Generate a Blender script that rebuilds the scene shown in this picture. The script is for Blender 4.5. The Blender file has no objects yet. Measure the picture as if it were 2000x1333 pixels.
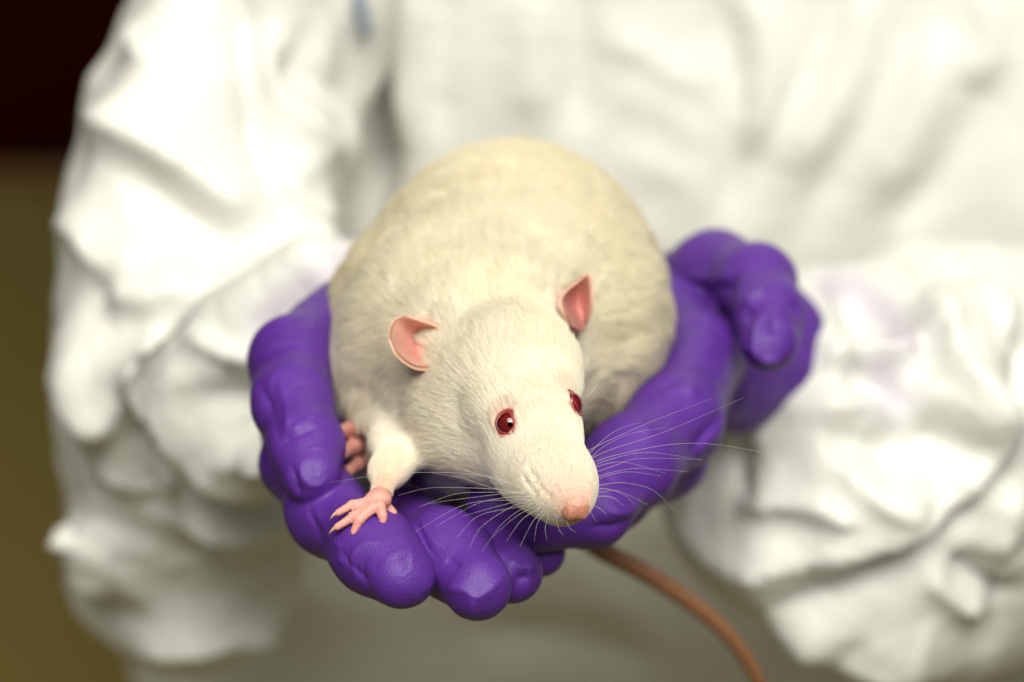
import bpy, math, random
import numpy as np
from mathutils import Vector, Matrix

rng = np.random.default_rng(7)
sc = bpy.context.scene
COL = sc.collection

# ------------------------------------------------------------------ camera
PITCH = math.radians(38.0)
CAM = np.array([0.0, 0.0, 1.42])
WR = 0.375                      # picture width / depth
FWD = np.array([0, math.cos(PITCH), -math.sin(PITCH)])
UPV = np.array([0, math.sin(PITCH), math.cos(PITCH)])
RGT = np.array([1.0, 0, 0])
cd = bpy.data.cameras.new('camera')
cam = bpy.data.objects.new('camera', cd); COL.objects.link(cam)
cam.location = CAM
cam.rotation_euler = (math.pi / 2 - PITCH, 0, 0)
cd.sensor_width = 36; cd.lens = 36 / WR
cd.clip_start = 0.02; cd.clip_end = 60
cd.dof.use_dof = True; cd.dof.focus_distance = 0.597; cd.dof.aperture_fstop = 7.0
sc.camera = cam

# ------------------------------------------------------------------ light
w = bpy.data.worlds.new('World'); sc.world = w; w.use_nodes = True
bg = w.node_tree.nodes['Background']
bg.inputs[0].default_value = (0.97, 1.0, 0.82, 1); bg.inputs[1].default_value = 0.13

def area(name, loc, target, sx, sy, power, color):
    ld = bpy.data.lights.new(name, 'AREA'); ld.shape = 'RECTANGLE'
    ld.size = sx; ld.size_y = sy; ld.energy = power; ld.color = color
    o = bpy.data.objects.new(name, ld); COL.objects.link(o)
    o.location = loc
    d = Vector(target) - Vector(loc)
    o.rotation_euler = d.to_track_quat('-Z', 'Y').to_euler()
    return o
area('ceiling_lamp', (0.05, 0.10, 2.55), (0.0, 0.60, 1.0), 1.5, 0.9, 27, (1.0, 0.97, 0.86))
area('ceiling_lamp', (0.25, -0.45, 2.85), (0.0, 0.6, 1.0), 1.8, 0.9, 48, (1.0, 0.96, 0.88))
vs = sc.view_settings
vs.view_transform = 'Standard'; vs.look = 'None'; vs.exposure = 0.0; vs.gamma = 1.0
sc.cycles.max_bounces = 10; sc.cycles.diffuse_bounces = 5; sc.cycles.transmission_bounces = 8
sc.cycles.transparent_max_bounces = 8
try: sc.cycles_curves.shape = 'RIBBONS'
except Exception: pass

# ------------------------------------------------------------------ coordinates
# modelling space: x right, y up, z depth from the lens, in metres
def U(px, py, d):
    return np.array([(px - 1000) / 2000 * WR * d, -(py - 666.5) / 2000 * WR * d, d])
def K(d): return WR * d / 2000
def to_px(v):
    return np.stack([v[:, 0] / v[:, 2] / WR * 2000 + 1000, -v[:, 1] / v[:, 2] / WR * 2000 + 666.5], 1)
def to_world(v):
    v = np.asarray(v)
    return CAM + v[..., 0:1] * RGT + v[..., 1:2] * UPV + v[..., 2:3] * FWD
def dir_world(v):
    return v[..., 0:1] * RGT + v[..., 1:2] * UPV + v[..., 2:3] * FWD
def from_world(p):
    q = np.asarray(p) - CAM
    return np.stack([q @ RGT, q @ UPV, q @ FWD], -1)
UPC = np.array([0, math.cos(PITCH), -math.sin(PITCH)])     # world up in modelling space

# ------------------------------------------------------------------ distance fields
def f_cone(p, a, b, ra, rb):
    """tapered capsule"""
    ba = b - a; l2 = ba @ ba
    rel = p - a
    t = np.clip((rel @ ba) / l2, 0, 1)
    q = rel - t[:, None] * ba
    return np.sqrt((q * q).sum(1)) - (ra + (rb - ra) * t)
def f_ell(p, c, r, M=None):
    q = p - c
    if M is not None: q = q @ M.T
    k0 = np.sqrt(((q / r) ** 2).sum(1)) + 1e-9
    k1 = np.sqrt(((q / (r * r)) ** 2).sum(1)) + 1e-9
    return k0 * (k0 - 1) / k1
def smin(a, b, k):
    if k <= 0: return np.minimum(a, b)
    h = np.maximum(k - np.abs(a - b), 0) / k
    return np.minimum(a, b) - h * h * k * 0.25
def smax(a, b, k): return -smin(-a, -b, k)

def chain(p, pts, k=0.004):
    """pts: (px, py, depth, radius_px)"""
    P = [(U(x, y, d), r * K(d)) for x, y, d, r in pts]
    out = None
    for (a, ra), (b, rb) in zip(P[:-1], P[1:]):
        f = f_cone(p, a, b, ra, rb)
        out = f if out is None else smin(out, f, k)
    return out
def ell(p, px, py, d, rx, ry, rz, M=None):
    k = K(d)
    return f_ell(p, U(px, py, d), np.array([rx * k, ry * k, rz * k]), M)

def mesh_sdf(f, lo, hi, h, polish=True):
    lo = np.array(lo, float); hi = np.array(hi, float)
    B = 8
    nb = np.ceil((hi - lo) / (h * B)).astype(int)
    n = nb * B + 1
    ax = [lo[i] + np.arange(n[i]) * h for i in range(3)]
    c = [lo[i] + (np.arange(nb[i]) + .5) * h * B for i in range(3)]
    G = np.stack(np.meshgrid(*c, indexing='ij'), -1).reshape(-1, 3)
    v = np.concatenate([f(G[i:i + 400000]) for i in range(0, len(G), 400000)])
    act = np.abs(v) < h * B * 0.87 * 1.5 + 0.001
    g = np.repeat(np.repeat(np.repeat(v.reshape(nb).astype(np.float32), B, 0), B, 1), B, 2)
    g = np.pad(g, ((0, 1),) * 3, mode='edge')
    bi = np.stack(np.unravel_index(np.nonzero(act)[0], nb), 1)
    loc = np.stack(np.meshgrid(*[np.arange(B + 1)] * 3, indexing='ij'), -1).reshape(-1, 3)
    step = max(1, 500000 // len(loc))
    for i in range(0, len(bi), step):
        idx = (bi[i:i + step, None, :] * B + loc[None]).reshape(-1, 3)
        val = f(lo + idx * h)
        g[idx[:, 0], idx[:, 1], idx[:, 2]] = val
    ins = g < 0
    s = np.zeros(tuple(np.array(g.shape) - 1), np.uint8)
    corners = [(i, j, k) for i in (0, 1) for j in (0, 1) for k in (0, 1)]
    N = s.shape
    for i, j, k in corners:
        s += ins[i:i + N[0], j:j + N[1], k:k + N[2]]
    cells = np.stack(np.nonzero((s > 0) & (s < 8)), 1)
    vid = -np.ones(N, np.int64)
    vid[cells[:, 0], cells[:, 1], cells[:, 2]] = np.arange(len(cells))
    acc = np.zeros((len(cells), 3)); cnt = np.zeros(len(cells))
    for a in corners:
        for axi in range(3):
            if a[axi]: continue
            b = list(a); b[axi] = 1
            va = g[cells[:, 0] + a[0], cells[:, 1] + a[1], cells[:, 2] + a[2]]
            vb = g[cells[:, 0] + b[0], cells[:, 1] + b[1], cells[:, 2] + b[2]]
            m = (va < 0) != (vb < 0)
            t = np.where(m, va / np.where(m, va - vb, 1), 0)
            pt = np.array(a, float)[None].repeat(len(cells), 0); pt[:, axi] += t
            acc[m] += pt[m]; cnt[m] += 1
    V = lo + (cells + acc / cnt[:, None]) * h
    faces = []
    for axi in range(3):
        o1, o2 = [(1, 2), (2, 0), (0, 1)][axi]
        sl0 = [slice(None)] * 3; sl1 = [slice(None)] * 3
        sl0[axi] = slice(0, -1); sl1[axi] = slice(1, None)
        A = ins[tuple(sl0)]; Bm = ins[tuple(sl1)]
        e = np.stack(np.nonzero(A != Bm), 1)
        ok = (e[:, o1] > 0) & (e[:, o2] > 0) & (e[:, o1] < N[o1]) & (e[:, o2] < N[o2])
        e = e[ok]
        flip = ~A[e[:, 0], e[:, 1], e[:, 2]]
        q = []
        for d1, d2 in ((1, 1), (0, 1), (0, 0), (1, 0)):
            c_ = e.copy(); c_[:, o1] -= d1; c_[:, o2] -= d2
            q.append(vid[c_[:, 0], c_[:, 1], c_[:, 2]])
        q = np.stack(q, 1)
        q[flip] = q[flip][:, ::-1]
        faces.append(q)
    F = np.concatenate(faces)
    F = F[(F >= 0).all(1)]
    if polish:
        for _ in range(2):
            V = V - f(V)[:, None] * grad(f, V, h * .7) * .8
    return V, F
def grad(f, V, e=0.0004):
    g = np.stack([f(V + np.eye(3)[i] * e) - f(V - np.eye(3)[i] * e) for i in range(3)], 1)
    return g / (np.linalg.norm(g, axis=1, keepdims=True) + 1e-12)

def polyd(pp, pts):
    """signed distance info of pixel points to a polyline -> (dist, side, t along 0..1)"""
    pts = np.array(pts, float)
    L = np.r_[0, np.cumsum(np.linalg.norm(np.diff(pts, axis=0), axis=1))]
    best = np.full(len(pp), 1e9); side = np.zeros(len(pp)); tt = np.zeros(len(pp))
    for i in range(len(pts) - 1):
        a = pts[i]; d = pts[i + 1] - a; l = np.linalg.norm(d)
        r = pp - a
        t = np.clip((r @ d) / (l * l), 0, 1)
        q = r - t[:, None] * d
        dd = np.linalg.norm(q, axis=1)
        m = dd < best
        best = np.where(m, dd, best)
        side = np.where(m, d[0] * r[:, 1] - d[1] * r[:, 0], side)
        tt = np.where(m, (L[i] + t * l) / L[-1], tt)
    return best, side, tt
def densify(pts, n=6):
    pts = np.array(pts, float)
    if len(pts) < 3: return pts
    P = np.vstack([2 * pts[0] - pts[1], pts, 2 * pts[-1] - pts[-2]])
    out = []
    for i in range(1, len(P) - 2):
        for t in np.linspace(0, 1, n, endpoint=False):
            a, b, c, d = P[i - 1], P[i], P[i + 1], P[i + 2]
            out.append(.5 * ((2 * b) + (-a + c) * t + (2 * a - 5 * b + 4 * c - d) * t * t + (-a + 3 * b - 3 * c + d) * t ** 3))
    out.append(pts[-1])
    return np.array(out)
def folds(V, N, strokes, dmin=0, dmax=9, taper=.25, sharp=1.5):
    """raise / sink the surface along its normal along creases"""
    pp = to_px(V)
    fac = np.clip(-(N * (V / np.linalg.norm(V, axis=1, keepdims=True))).sum(1) * 1.5, 0, 1) ** 1.6
    fac *= (V[:, 2] > dmin) & (V[:, 2] < dmax)
    disp = np.zeros(len(V))
    for h, sa, sb, pts in strokes:
        P = densify(pts, 4)
        mx = 3.2 * max(sa, sb)
        lo = P.min(0) - mx; hi = P.max(0) + mx
        m = np.nonzero(((pp > lo) & (pp < hi)).all(1) & (fac > 0))[0]
        if not len(m): continue
        d, s, t = polyd(pp[m], P)
        sg = np.where(s > 0, sb, sa)
        e = np.minimum(1, np.minimum(t, 1 - t) / taper + .15)
        disp[m] += h * .001 * e * np.exp(-.7 * (d / sg) ** sharp)
    return disp * fac

def vnoise(P, freq, seed, n=5):
    """cheap smooth noise in [-1,1]"""
    r = np.random.default_rng(seed)
    out = np.zeros(len(P))
    for i in range(n):
        d = r.normal(size=3); d /= np.linalg.norm(d)
        f = freq * r.uniform(.7, 1.5)
        d2 = r.normal(size=3); d2 /= np.linalg.norm(d2)
        out += np.sin(P @ d * f + r.uniform(0, 6.3) + 1.3 * np.sin(P @ d2 * f * .7 + r.uniform(0, 6.3)))
    return out / n * 1.3

def crumple(P, freq, seed, n=4):
    """triangle waves in several directions: flat facets that meet in creases"""
    r = np.random.default_rng(seed); out = np.zeros(len(P))
    for i in range(n):
        d = r.normal(size=3); d /= np.linalg.norm(d)
        ph = P @ d * freq * r.uniform(.6, 1.6) / 6.283 + .22 * vnoise(P, freq * .5, seed * 7 + i, 3) + r.uniform()
        out += 4 * np.abs(ph - np.floor(ph) - .5) - 1
    return out / n

# ------------------------------------------------------------------ blender helpers
def new_mesh(name, V, F, mat, parent=None, smooth=True, origin=None, world=False):
    me = bpy.data.meshes.new(name)
    W = np.asarray(V, float) if world else to_world(V)
    base = np.zeros(3) if origin is None else np.asarray(origin)
    W = W - base
    F = np.asarray(F)
    me.vertices.add(len(W)); me.vertices.foreach_set('co', W.astype(np.float32).ravel())
    k = F.shape[1]
    me.loops.add(len(F) * k); me.loops.foreach_set('vertex_index', F.astype(np.int32).ravel())
    me.polygons.add(len(F))
    me.polygons.foreach_set('loop_start', (np.arange(len(F)) * k).astype(np.int32))
    if smooth: me.polygons.foreach_set('use_smooth', np.ones(len(F), bool))
    me.update(calc_edges=True); me.validate()
    if mat: me.materials.append(mat)
    o = bpy.data.objects.new(name, me); COL.objects.link(o)
    if parent is not None: adopt(o, parent, base)
    else: o.location = base
    return o
WORLDLOC = {}
def adopt(o, parent, base):
    """o's mesh was built relative to world point base"""
    o.parent = parent
    pl = WORLDLOC.get(parent.name, np.zeros(3))
    o.location = np.asarray(base) - pl
    WORLDLOC[o.name] = np.asarray(base)
def empty(name, loc):
    o = bpy.data.objects.new(name, None); COL.objects.link(o); o.location = loc
    o.empty_display_size = .02
    WORLDLOC[o.name] = np.asarray(loc, float)
    return o
def attr(o, name, vals):
    a = o.data.attributes.new(name, 'FLOAT', 'POINT')
    a.data.foreach_set('value', np.asarray(vals, np.float32))

class NT:
    def __init__(s, name):
        s.m = bpy.data.materials.new(name); s.m.use_nodes = True
        s.t = s.m.node_tree; s.p = s.t.nodes['Principled BSDF']; s.out = s.t.nodes['Material Output']
    def n(s, typ, **kw):
        x = s.t.nodes.new(typ)
        for k, v in kw.items():
            if k in x.inputs.keys(): x.inputs[k].default_value = v
            else: setattr(x, k, v)
        return x
    def l(s, a, b): s.t.links.new(a, b)
    def setp(s, **kw):
        for k, v in kw.items(): s.p.inputs[k.replace('_', ' ')].default_value = v
def mixc(nt, fac, a, b):
    x = nt.t.nodes.new('ShaderNodeMix'); x.data_type = 'RGBA'
    for sock, v in ((x.inputs[0], fac), (x.inputs[6], a), (x.inputs[7], b)):
        if hasattr(v, 'links') or hasattr(v, 'is_output'): nt.l(v, sock)
        else: sock.default_value = v
    return x.outputs[2]
def noise(nt, scale, detail=4, rough=.6, coord='Object', vec=None):
    if vec is None: vec = nt.n('ShaderNodeTexCoord').outputs[coord]
    x = nt.n('ShaderNodeTexNoise', Scale=scale, Detail=detail, Roughness=rough)
    nt.l(vec, x.inputs['Vector'])
    return x
def bump(nt, h, strength, dist):
    b = nt.n('ShaderNodeBump', Strength=strength, Distance=dist)
    nt.l(h, b.inputs['Height']); nt.l(b.outputs[0], nt.p.inputs['Normal'])
    return b

# ------------------------------------------------------------------ materials
def m_cloth():
    nt = NT('white_spunbond_fabric')
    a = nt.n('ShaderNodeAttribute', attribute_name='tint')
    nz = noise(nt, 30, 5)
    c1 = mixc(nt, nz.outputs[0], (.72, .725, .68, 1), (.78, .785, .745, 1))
    c2 = mixc(nt, a.outputs['Fac'], c1, (.40, .33, .50, 1))  # glove purple coming through the thin fabric is painted into the colour
    nt.l(c2, nt.p.inputs['Base Color'])
    nt.setp(Roughness=.45)
    nt.p.inputs['Specular IOR Level'].default_value = .35
    n2 = noise(nt, 60, 3); bump(nt, n2.outputs[0], .35, .004)
    tr = nt.n('ShaderNodeBsdfTranslucent'); nt.l(c2, tr.inputs[0])
    mx = nt.n('ShaderNodeMixShader', Fac=.12)
    nt.l(nt.p.outputs[0], mx.inputs[1]); nt.l(tr.outputs[0], mx.inputs[2]); nt.l(mx.outputs[0], nt.out.inputs[0])
    return nt.m
def m_glove():
    nt = NT('purple_nitrile')
    nz = noise(nt, 90, 3)
    c = mixc(nt, nz.outputs[0], (.066, .016, .20, 1), (.092, .023, .262, 1))
    nt.l(c, nt.p.inputs['Base Color'])
    nt.setp(Roughness=.52)
    nt.p.inputs['Specular IOR Level'].default_value = .38
    n1 = noise(nt, 1800, 2, .5); n2 = noise(nt, 220, 4, .55)
    ma = nt.n('ShaderNodeMath', operation='MULTIPLY_ADD'); nt.l(n2.outputs[0], ma.inputs[0]); ma.inputs[1].default_value = 3.0
    ma.inputs[1].default_value = 1.6; nt.l(n1.outputs[0], ma.inputs[2])
    bump(nt, ma.outputs[0], .5, .0003)
    return nt.m
def m_skin(name, base, dark, rough=.5, sss=.3):
    nt = NT(name)
    nz = noise(nt, 400, 4)
    c = mixc(nt, nz.outputs[0], base, dark)
    nt.l(c, nt.p.inputs['Base Color'])
    nt.setp(Roughness=rough)
    nt.p.inputs['Subsurface Weight'].default_value = sss
    nt.p.inputs['Subsurface Radius'].default_value = (1, .35, .2)
    nt.p.inputs['Subsurface Scale'].default_value = .002
    n2 = noise(nt, 2500, 3); bump(nt, n2.outputs[0], .5, .0004)
    return nt.m
def m_body():
    nt = NT('rat_skin')
    a = nt.n('ShaderNodeAttribute', attribute_name='pink')
    nz = noise(nt, 500, 4)
    pk = mixc(nt, nz.outputs[0], (.74, .36, .30, 1), (.62, .25, .21, 1))
    c0 = mixc(nt, a.outputs['Fac'], (.72, .60, .46, 1), pk)
    a2 = nt.n('ShaderNodeAttribute', attribute_name='lid')
    c = mixc(nt, a2.outputs['Fac'], c0, (.42, .08, .08, 1))
    a4 = nt.n('ShaderNodeAttribute', attribute_name='pore')
    c = mixc(nt, a4.outputs['Fac'], c, (.22, .09, .06, 1))
    nt.l(c, nt.p.inputs['Base Color'])
    nt.setp(Roughness=.5)
    nt.p.inputs['Subsurface Weight'].default_value = .25
    nt.p.inputs['Subsurface Radius'].default_value = (1, .35, .2)
    nt.p.inputs['Subsurface Scale'].default_value = .0015
    n2 = noise(nt, 1600, 3); bump(nt, n2.outputs[0], .6, .0005)
    return nt.m
def m_ear():
    nt = NT('ear_skin')
    a = nt.n('ShaderNodeAttribute', attribute_name='pink')
    nz = noise(nt, 350, 5)
    pk = mixc(nt, nz.outputs[0], (.82, .42, .37, 1), (.70, .27, .24, 1))
    c = mixc(nt, a.outputs['Fac'], (.80, .50, .38, 1), pk)
    nt.l(c, nt.p.inputs['Base Color'])
    nt.setp(Roughness=.5)
    tr = nt.n('ShaderNodeBsdfTranslucent'); nt.l(c, tr.inputs[0])
    mx = nt.n('ShaderNodeMixShader', Fac=.35)
    nt.l(nt.p.outputs[0], mx.inputs[1]); nt.l(tr.outputs[0], mx.inputs[2]); nt.l(mx.outputs[0], nt.out.inputs[0])
    n2 = noise(nt, 1800, 3); bump(nt, n2.outputs[0], .35, .0003)
    return nt.m
def m_fur():
    nt = NT('cream_fur')
    a = nt.n('ShaderNodeAttribute', attribute_name='warm')
    hi = nt.n('ShaderNodeHairInfo')
    ca = mixc(nt, hi.outputs['Random'], (.93, .90, .81, 1), (.80, .755, .63, 1))
    c = mixc(nt, a.outputs['Fac'], ca, (.94, .88, .68, 1))
    a3 = nt.n('ShaderNodeAttribute', attribute_name='peach')
    c = mixc(nt, a3.outputs['Fac'], c, (.80, .52, .38, 1))
    dif = nt.n('ShaderNodeBsdfDiffuse'); nt.l(c, dif.inputs[0])
    tr = nt.n('ShaderNodeBsdfTranslucent'); nt.l(c, tr.inputs[0])
    m1 = nt.n('ShaderNodeMixShader', Fac=.42); nt.l(dif.outputs[0], m1.inputs[1]); nt.l(tr.outputs[0], m1.inputs[2])
    hr = nt.n('ShaderNodeBsdfHair', component='Reflection')
    hr.inputs['Color'].default_value = (1, .97, .88, 1)
    hr.inputs['RoughnessU'].default_value = .3; hr.inputs['RoughnessV'].default_value = .6
    m2 = nt.n('ShaderNodeMixShader', Fac=.10); nt.l(m1.outputs[0], m2.inputs[1]); nt.l(hr.outputs[0], m2.inputs[2])
    nt.l(m2.outputs[0], nt.out.inputs[0])
    return nt.m
def m_simple(name, col, rough=.5, **kw):
    nt = NT(name)
    nz = noise(nt, kw.get('scale', 40), 4)
    f = kw.get('var', .8)
    c = mixc(nt, nz.outputs[0], (*col, 1), tuple(x * f for x in col) + (1,))
    nt.l(c, nt.p.inputs['Base Color']); nt.setp(Roughness=rough)
    if 'coat' in kw: nt.p.inputs['Coat Weight'].default_value = kw['coat']; nt.p.inputs['Coat Roughness'].default_value = .02
    return nt.m
M_CLOTH, M_GLOVE, M_BODY, M_EAR, M_FUR = m_cloth(), m_glove(), m_body(), m_ear(), m_fur()
M_EYE = m_simple('red_eye', (.15, .003, .006), .12, coat=1.0, scale=900, var=.45)
M_LID = m_skin('eyelid_skin', (.34, .06, .06, 1), (.22, .03, .03, 1))
M_NOSE = m_skin('nose_skin', (.50, .23, .16, 1), (.30, .11, .07, 1), .5)
M_CLAW = m_skin('claw_horn', (.62, .38, .24, 1), (.52, .28, .16, 1), .3)
M_TAIL = m_skin('tail_skin', (.27, .12, .05, 1), (.18, .075, .03, 1))
M_WHISK = m_simple('whisker_hair', (.50, .48, .45), .4)
M_FLOOR = m_simple('olive_vinyl_floor', (.25, .195, .055), .5, scale=3, var=.8)
M_WALL = m_simple('dark_red_brown_paint', (.11, .010, .002), .8, scale=2, var=.6)
M_WALL.node_tree.nodes['Principled BSDF'].inputs['Specular IOR Level'].default_value = .05
M_SKIRT = m_simple('brown_skirting_wood', (.17, .075, .015), .5, scale=20)
M_MARK = m_simple('blue_grey_mark', (.30, .36, .44), .6)

# ------------------------------------------------------------------ setting
def box(name, lo, hi, mat, **kw):
    lo, hi = np.array(lo, float), np.array(hi, float)
    V = np.array([[(lo, hi)[i][0], (lo, hi)[j][1], (lo, hi)[k][2]] for i in (0, 1) for j in (0, 1) for k in (0, 1)])
    F = [(0, 1, 3, 2), (4, 6, 7, 5), (0, 4, 5, 1), (2, 3, 7, 6), (0, 2, 6, 4), (1, 5, 7, 3)]
    return new_mesh(name, V, F, mat, smooth=False, world=True, **kw)
fl = box('floor', (-6, -4, -.02), (6, 8, 0), M_FLOOR); fl['kind'] = 'structure'
WY = 2.06
wl = box('wall', (-6, WY, .002), (6, WY + .2, 3), M_WALL); wl['kind'] = 'structure'
sk = box('skirting_board', (-6, WY - .018, .001), (6, WY - .002, .018), M_SKIRT); sk['kind'] = 'structure'

# ------------------------------------------------------------------ person: coverall and gloves
person = empty('person', (0.02, .85, 0))
person['label'] = 'person in baggy white protective coverall and purple gloves, cupping the rat in both hands'
person['category'] = 'person'

def sd_torso(p):
    wv = to_world(p)
    zl = wv[:, 2]
    cy = .865 + .0 * np.logaddexp(0, (.90 - zl) / .03) * .03 + .50 * np.logaddexp(0, (zl - .93) / .03) * .03
    q = wv - np.stack([np.full(len(wv), .085), cy, np.zeros(len(wv))], 1)
    # upright oval trunk that widens to the hips
    zz = np.clip(wv[:, 2], .3, 1.6)
    rx = .200 + .045 * np.clip((.98 - zz) / .18, 0, 1) ** 1.5; ry = .155
    k = (np.abs(q[:, 0] / rx) ** 3 + np.abs(q[:, 1] / ry) ** 3) ** (1 / 3) + 1e-9
    d = (k - 1) * ry
    return smax(d, np.abs(wv[:, 2] - .85) - .8, .02)
SL = [(640, -420, .84, 170), (540, -50, .845, 195), (430, 250, .845, 206), (400, 480, .84, 212), (396, 680, .835, 224),
      (398, 860, .862, 212), (358, 1095, .895, 226)]
SLF = [(482, 800, .780, 174), (560, 740, .765, 175), (672, 632, .750, 168)]
SR = [(2700, -420, .86, 210), (2600, -50, .86, 240), (2450, 400, .86, 260), (2280, 800, .85, 330)]
SRF = [(2150, 860, .86, 330), (1900, 845, .832, 312), (1720, 840, .815, 285), (1600, 830, .80, 225), (1530, 760, .79, 150)]
def sd_sleeve_l(p):
    a = chain(p, SL, .03)
    a = smin(a, chain(p, [(300, 1040, .87, 110), (178, 1120, .85, 58)], .02), .01)
    b = chain(p, SLF, .02)
    return smin(a, b, .007)
def sd_sleeve_r(p):
    a = chain(p, SR, .03)
    b = chain(p, SRF, .03)
    c = chain(p, [(1480, 900, .80, 95), (1450, 1000, .80, 85), (1600, 1090, .806, 110), (1780, 1170, .825, 140), (1900, 1180, .84, 145)], .03)
    return smin(smin(a, b, .03), c, .03)

ST_L = [
 (13, 110, 34, [(185, 225), (330, 320), (500, 465)]),
 (-5, 30, 50, [(260, 330), (400, 440), (490, 520)]),
 (8, 50, 26, [(125, 430), (185, 475), (235, 560)]),
 (11, 70, 24, [(100, 665), (180, 765), (228, 812), (275, 765), (345, 675)]),
 (8, 60, 30, [(215, 585), (320, 590), (400, 540)]),
 (13, 26, 44, [(315, 640), (328, 800), (355, 965)]),
 (-13, 60, 60, [(455, 730), (470, 800), (500, 890)]),
 (-8, 40, 26, [(262, 700), (280, 850), (310, 1000)]),
 (9, 22, 45, [(365, 612), (500, 530), (690, 455)]),
 (5, 12, 16, [(370, 640), (440, 690), (510, 712)]),
 (-7, 22, 26, [(440, 720), (500, 780), (560, 790)]),
 (5, 16, 16, [(440, 760), (520, 750), (560, 730)]),
 (5, 16, 16, [(440, 850), (520, 815), (560, 815)]),
 (5, 16, 16, [(470, 905), (530, 880), (580, 890)]),
 (12, 60, 26, [(340, 965), (460, 990), (600, 960)]),
 (12, 40, 34, [(210, 1000), (150, 1120)]),
 (10, 34, 40, [(240, 1290), (330, 1235), (470, 1220), (620, 1280)]),
 (-11, 30, 30, [(455, -60), (480, 100), (495, 250), (530, 430)]),
 (7, 40, 24, [(250, -30), (290, 90), (330, 160)]),
 (-7, 60, 24, [(520, 120), (580, 150), (660, 190), (720, 260)]),
 (8, 24, 40, [(520, 60), (530, 160), (600, 260), (690, 330)]),
 (7, 40, 24, [(510, 330), (580, 410), (650, 430)]),
 (4, 30, 14, [(200, 880), (280, 940), (330, 930)]),
 (4, 20, 20, [(190, 950), (200, 1000), (190, 1060)]),
 (-5, 30, 30, [(380, 1010), (430, 1100), (520, 1160)]),
]
ST_T = [
 (-16, 26, 30, [(705, -60), (722, 100), (735, 300), (715, 460)]),
 (6, 40, 40, [(790, -60), (770, 120), (800, 300)]),
 (-5, 30, 30, [(870, -60), (850, 150), (860, 290)]),
 (4, 40, 40, [(1050, -60), (1040, 100), (1050, 260)]),
 (-5, 24, 24, [(1120, -60), (1130, 100), (1120, 260)]),
 (3, 30, 26, [(1170, 60), (1280, 120), (1420, 190)]),
 (2, 30, 26, [(1180, 170), (1290, 210), (1390, 290)]),
 (-6, 24, 24, [(1400, -60), (1410, 60), (1440, 200), (1430, 330), (1410, 460)]),
 (6, 24, 30, [(1470, -40), (1500, 120), (1460, 320)]),
 (-5, 22, 22, [(1660, -60), (1600, 120), (1500, 300), (1440, 430)]),
 (6, 26, 26, [(1700, -40), (1640, 160), (1530, 350)]),
 (-5, 24, 24, [(1800, -40), (1740, 160), (1640, 330), (1560, 470)]),
 (6, 26, 26, [(1840, 60), (1790, 220), (1700, 400)]),
 (-6, 26, 26, [(1950, 120), (1900, 250), (1820, 380), (1740, 460)]),
 (6, 30, 30, [(1920, -60), (1930, 80), (1890, 180)]),
 (2, 30, 30, [(1200, 320), (1300, 330), (1390, 400)]),
 (-4, 40, 40, [(900, 1240), (1100, 1250), (1300, 1300)]),
]
ST_R = [
 (-15, 32, 26, [(1600, 560), (1660, 555), (1720, 610), (1780, 665)]),
 (7, 26, 16, [(1570, 530), (1640, 510), (1710, 545), (1800, 650)]),
 (9, 24, 18, [(1590, 720), (1650, 695), (1720, 690), (1790, 690)]),
 (-8, 26, 26, [(1640, 745), (1700, 745), (1740, 800)]),
 (6, 20, 20, [(1590, 800), (1680, 790), (1735, 810)]),
 (9, 60, 26, [(1590, 850), (1680, 935), (1740, 975), (1800, 930)]),
 (-9, 30, 30, [(1600, 870), (1690, 870), (1730, 930)]),
 (8, 60, 26, [(1440, 980), (1560, 970), (1700, 1010)]),
 (12, 90, 40, [(1965, 820), (1850, 955), (1740, 1015), (1600, 1065), (1470, 1085), (1350, 1060)]),
 (-9, 30, 60, [(1950, 900), (1800, 1040), (1620, 1130), (1500, 1160)]),
 (11, 60, 22, [(1790, 600), (1850, 740), (1940, 838), (1990, 790)]),
 (7, 20, 30, [(1905, 540), (1950, 640), (1960, 760)]),
 (-7, 26, 20, [(1985, 640), (1995, 720), (1990, 800)]),
 (5, 18, 24, [(1740, 500), (1800, 560), (1840, 700)]),
 (6, 26, 18, [(1770, 760), (1850, 810), (1920, 870)]),
 (-6, 22, 22, [(1780, 840), (1860, 870), (1920, 890)]),
 (9, 50, 26, [(1500, 1180), (1650, 1245), (1850, 1300)]),
 (5, 22, 22, [(1780, 1080), (1850, 1150), (1930, 1190)]),
 (-5, 22, 22, [(1840, 1060), (1900, 1110), (1970, 1150)]),
 (-6, 26, 26, [(1450, 850), (1440, 920), (1480, 960)]),
 (5, 20, 24, [(1980, 930), (1940, 1040), (1960, 1150)]),
]
def cloth(name, f, lo, hi, strokes, parent, h=.0026, seed=3, tints=(), amp=1.4):
    V, F = mesh_sdf(f, lo, hi, h)
    N = grad(f, V, .001)
    d = amp * folds(V, N, strokes, sharp=1.0)
    d += .0010 * vnoise(V, 55, seed) * np.clip(vnoise(V, 25, seed + 1) + .5, 0, 1)
    # crumples: creased noise
    d += .0017 * (1 - 2 * np.abs(vnoise(V, 75, seed + 5, 3))) * np.clip(vnoise(V, 30, seed + 9) + .6, 0, 1.2)
    d += .0032 * crumple(V, 80, seed + 20, 3) + .0017 * crumple(V, 190, seed + 21, 3)
    V2 = V + N * d[:, None]
    o = new_mesh(name, V2, F, M_CLOTH, parent)
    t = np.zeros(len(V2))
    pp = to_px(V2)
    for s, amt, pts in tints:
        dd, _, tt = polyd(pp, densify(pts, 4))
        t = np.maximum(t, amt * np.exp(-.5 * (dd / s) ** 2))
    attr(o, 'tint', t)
    return o
def bbox(chains, pad, more=()):
    P = np.array([np.r_[U(x, y, d), r * K(d)] for c in chains for x, y, d, r in c])
    return (P[:, :3] - P[:, 3:] - pad).min(0), (P[:, :3] + P[:, 3:] + pad).max(0)

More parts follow.
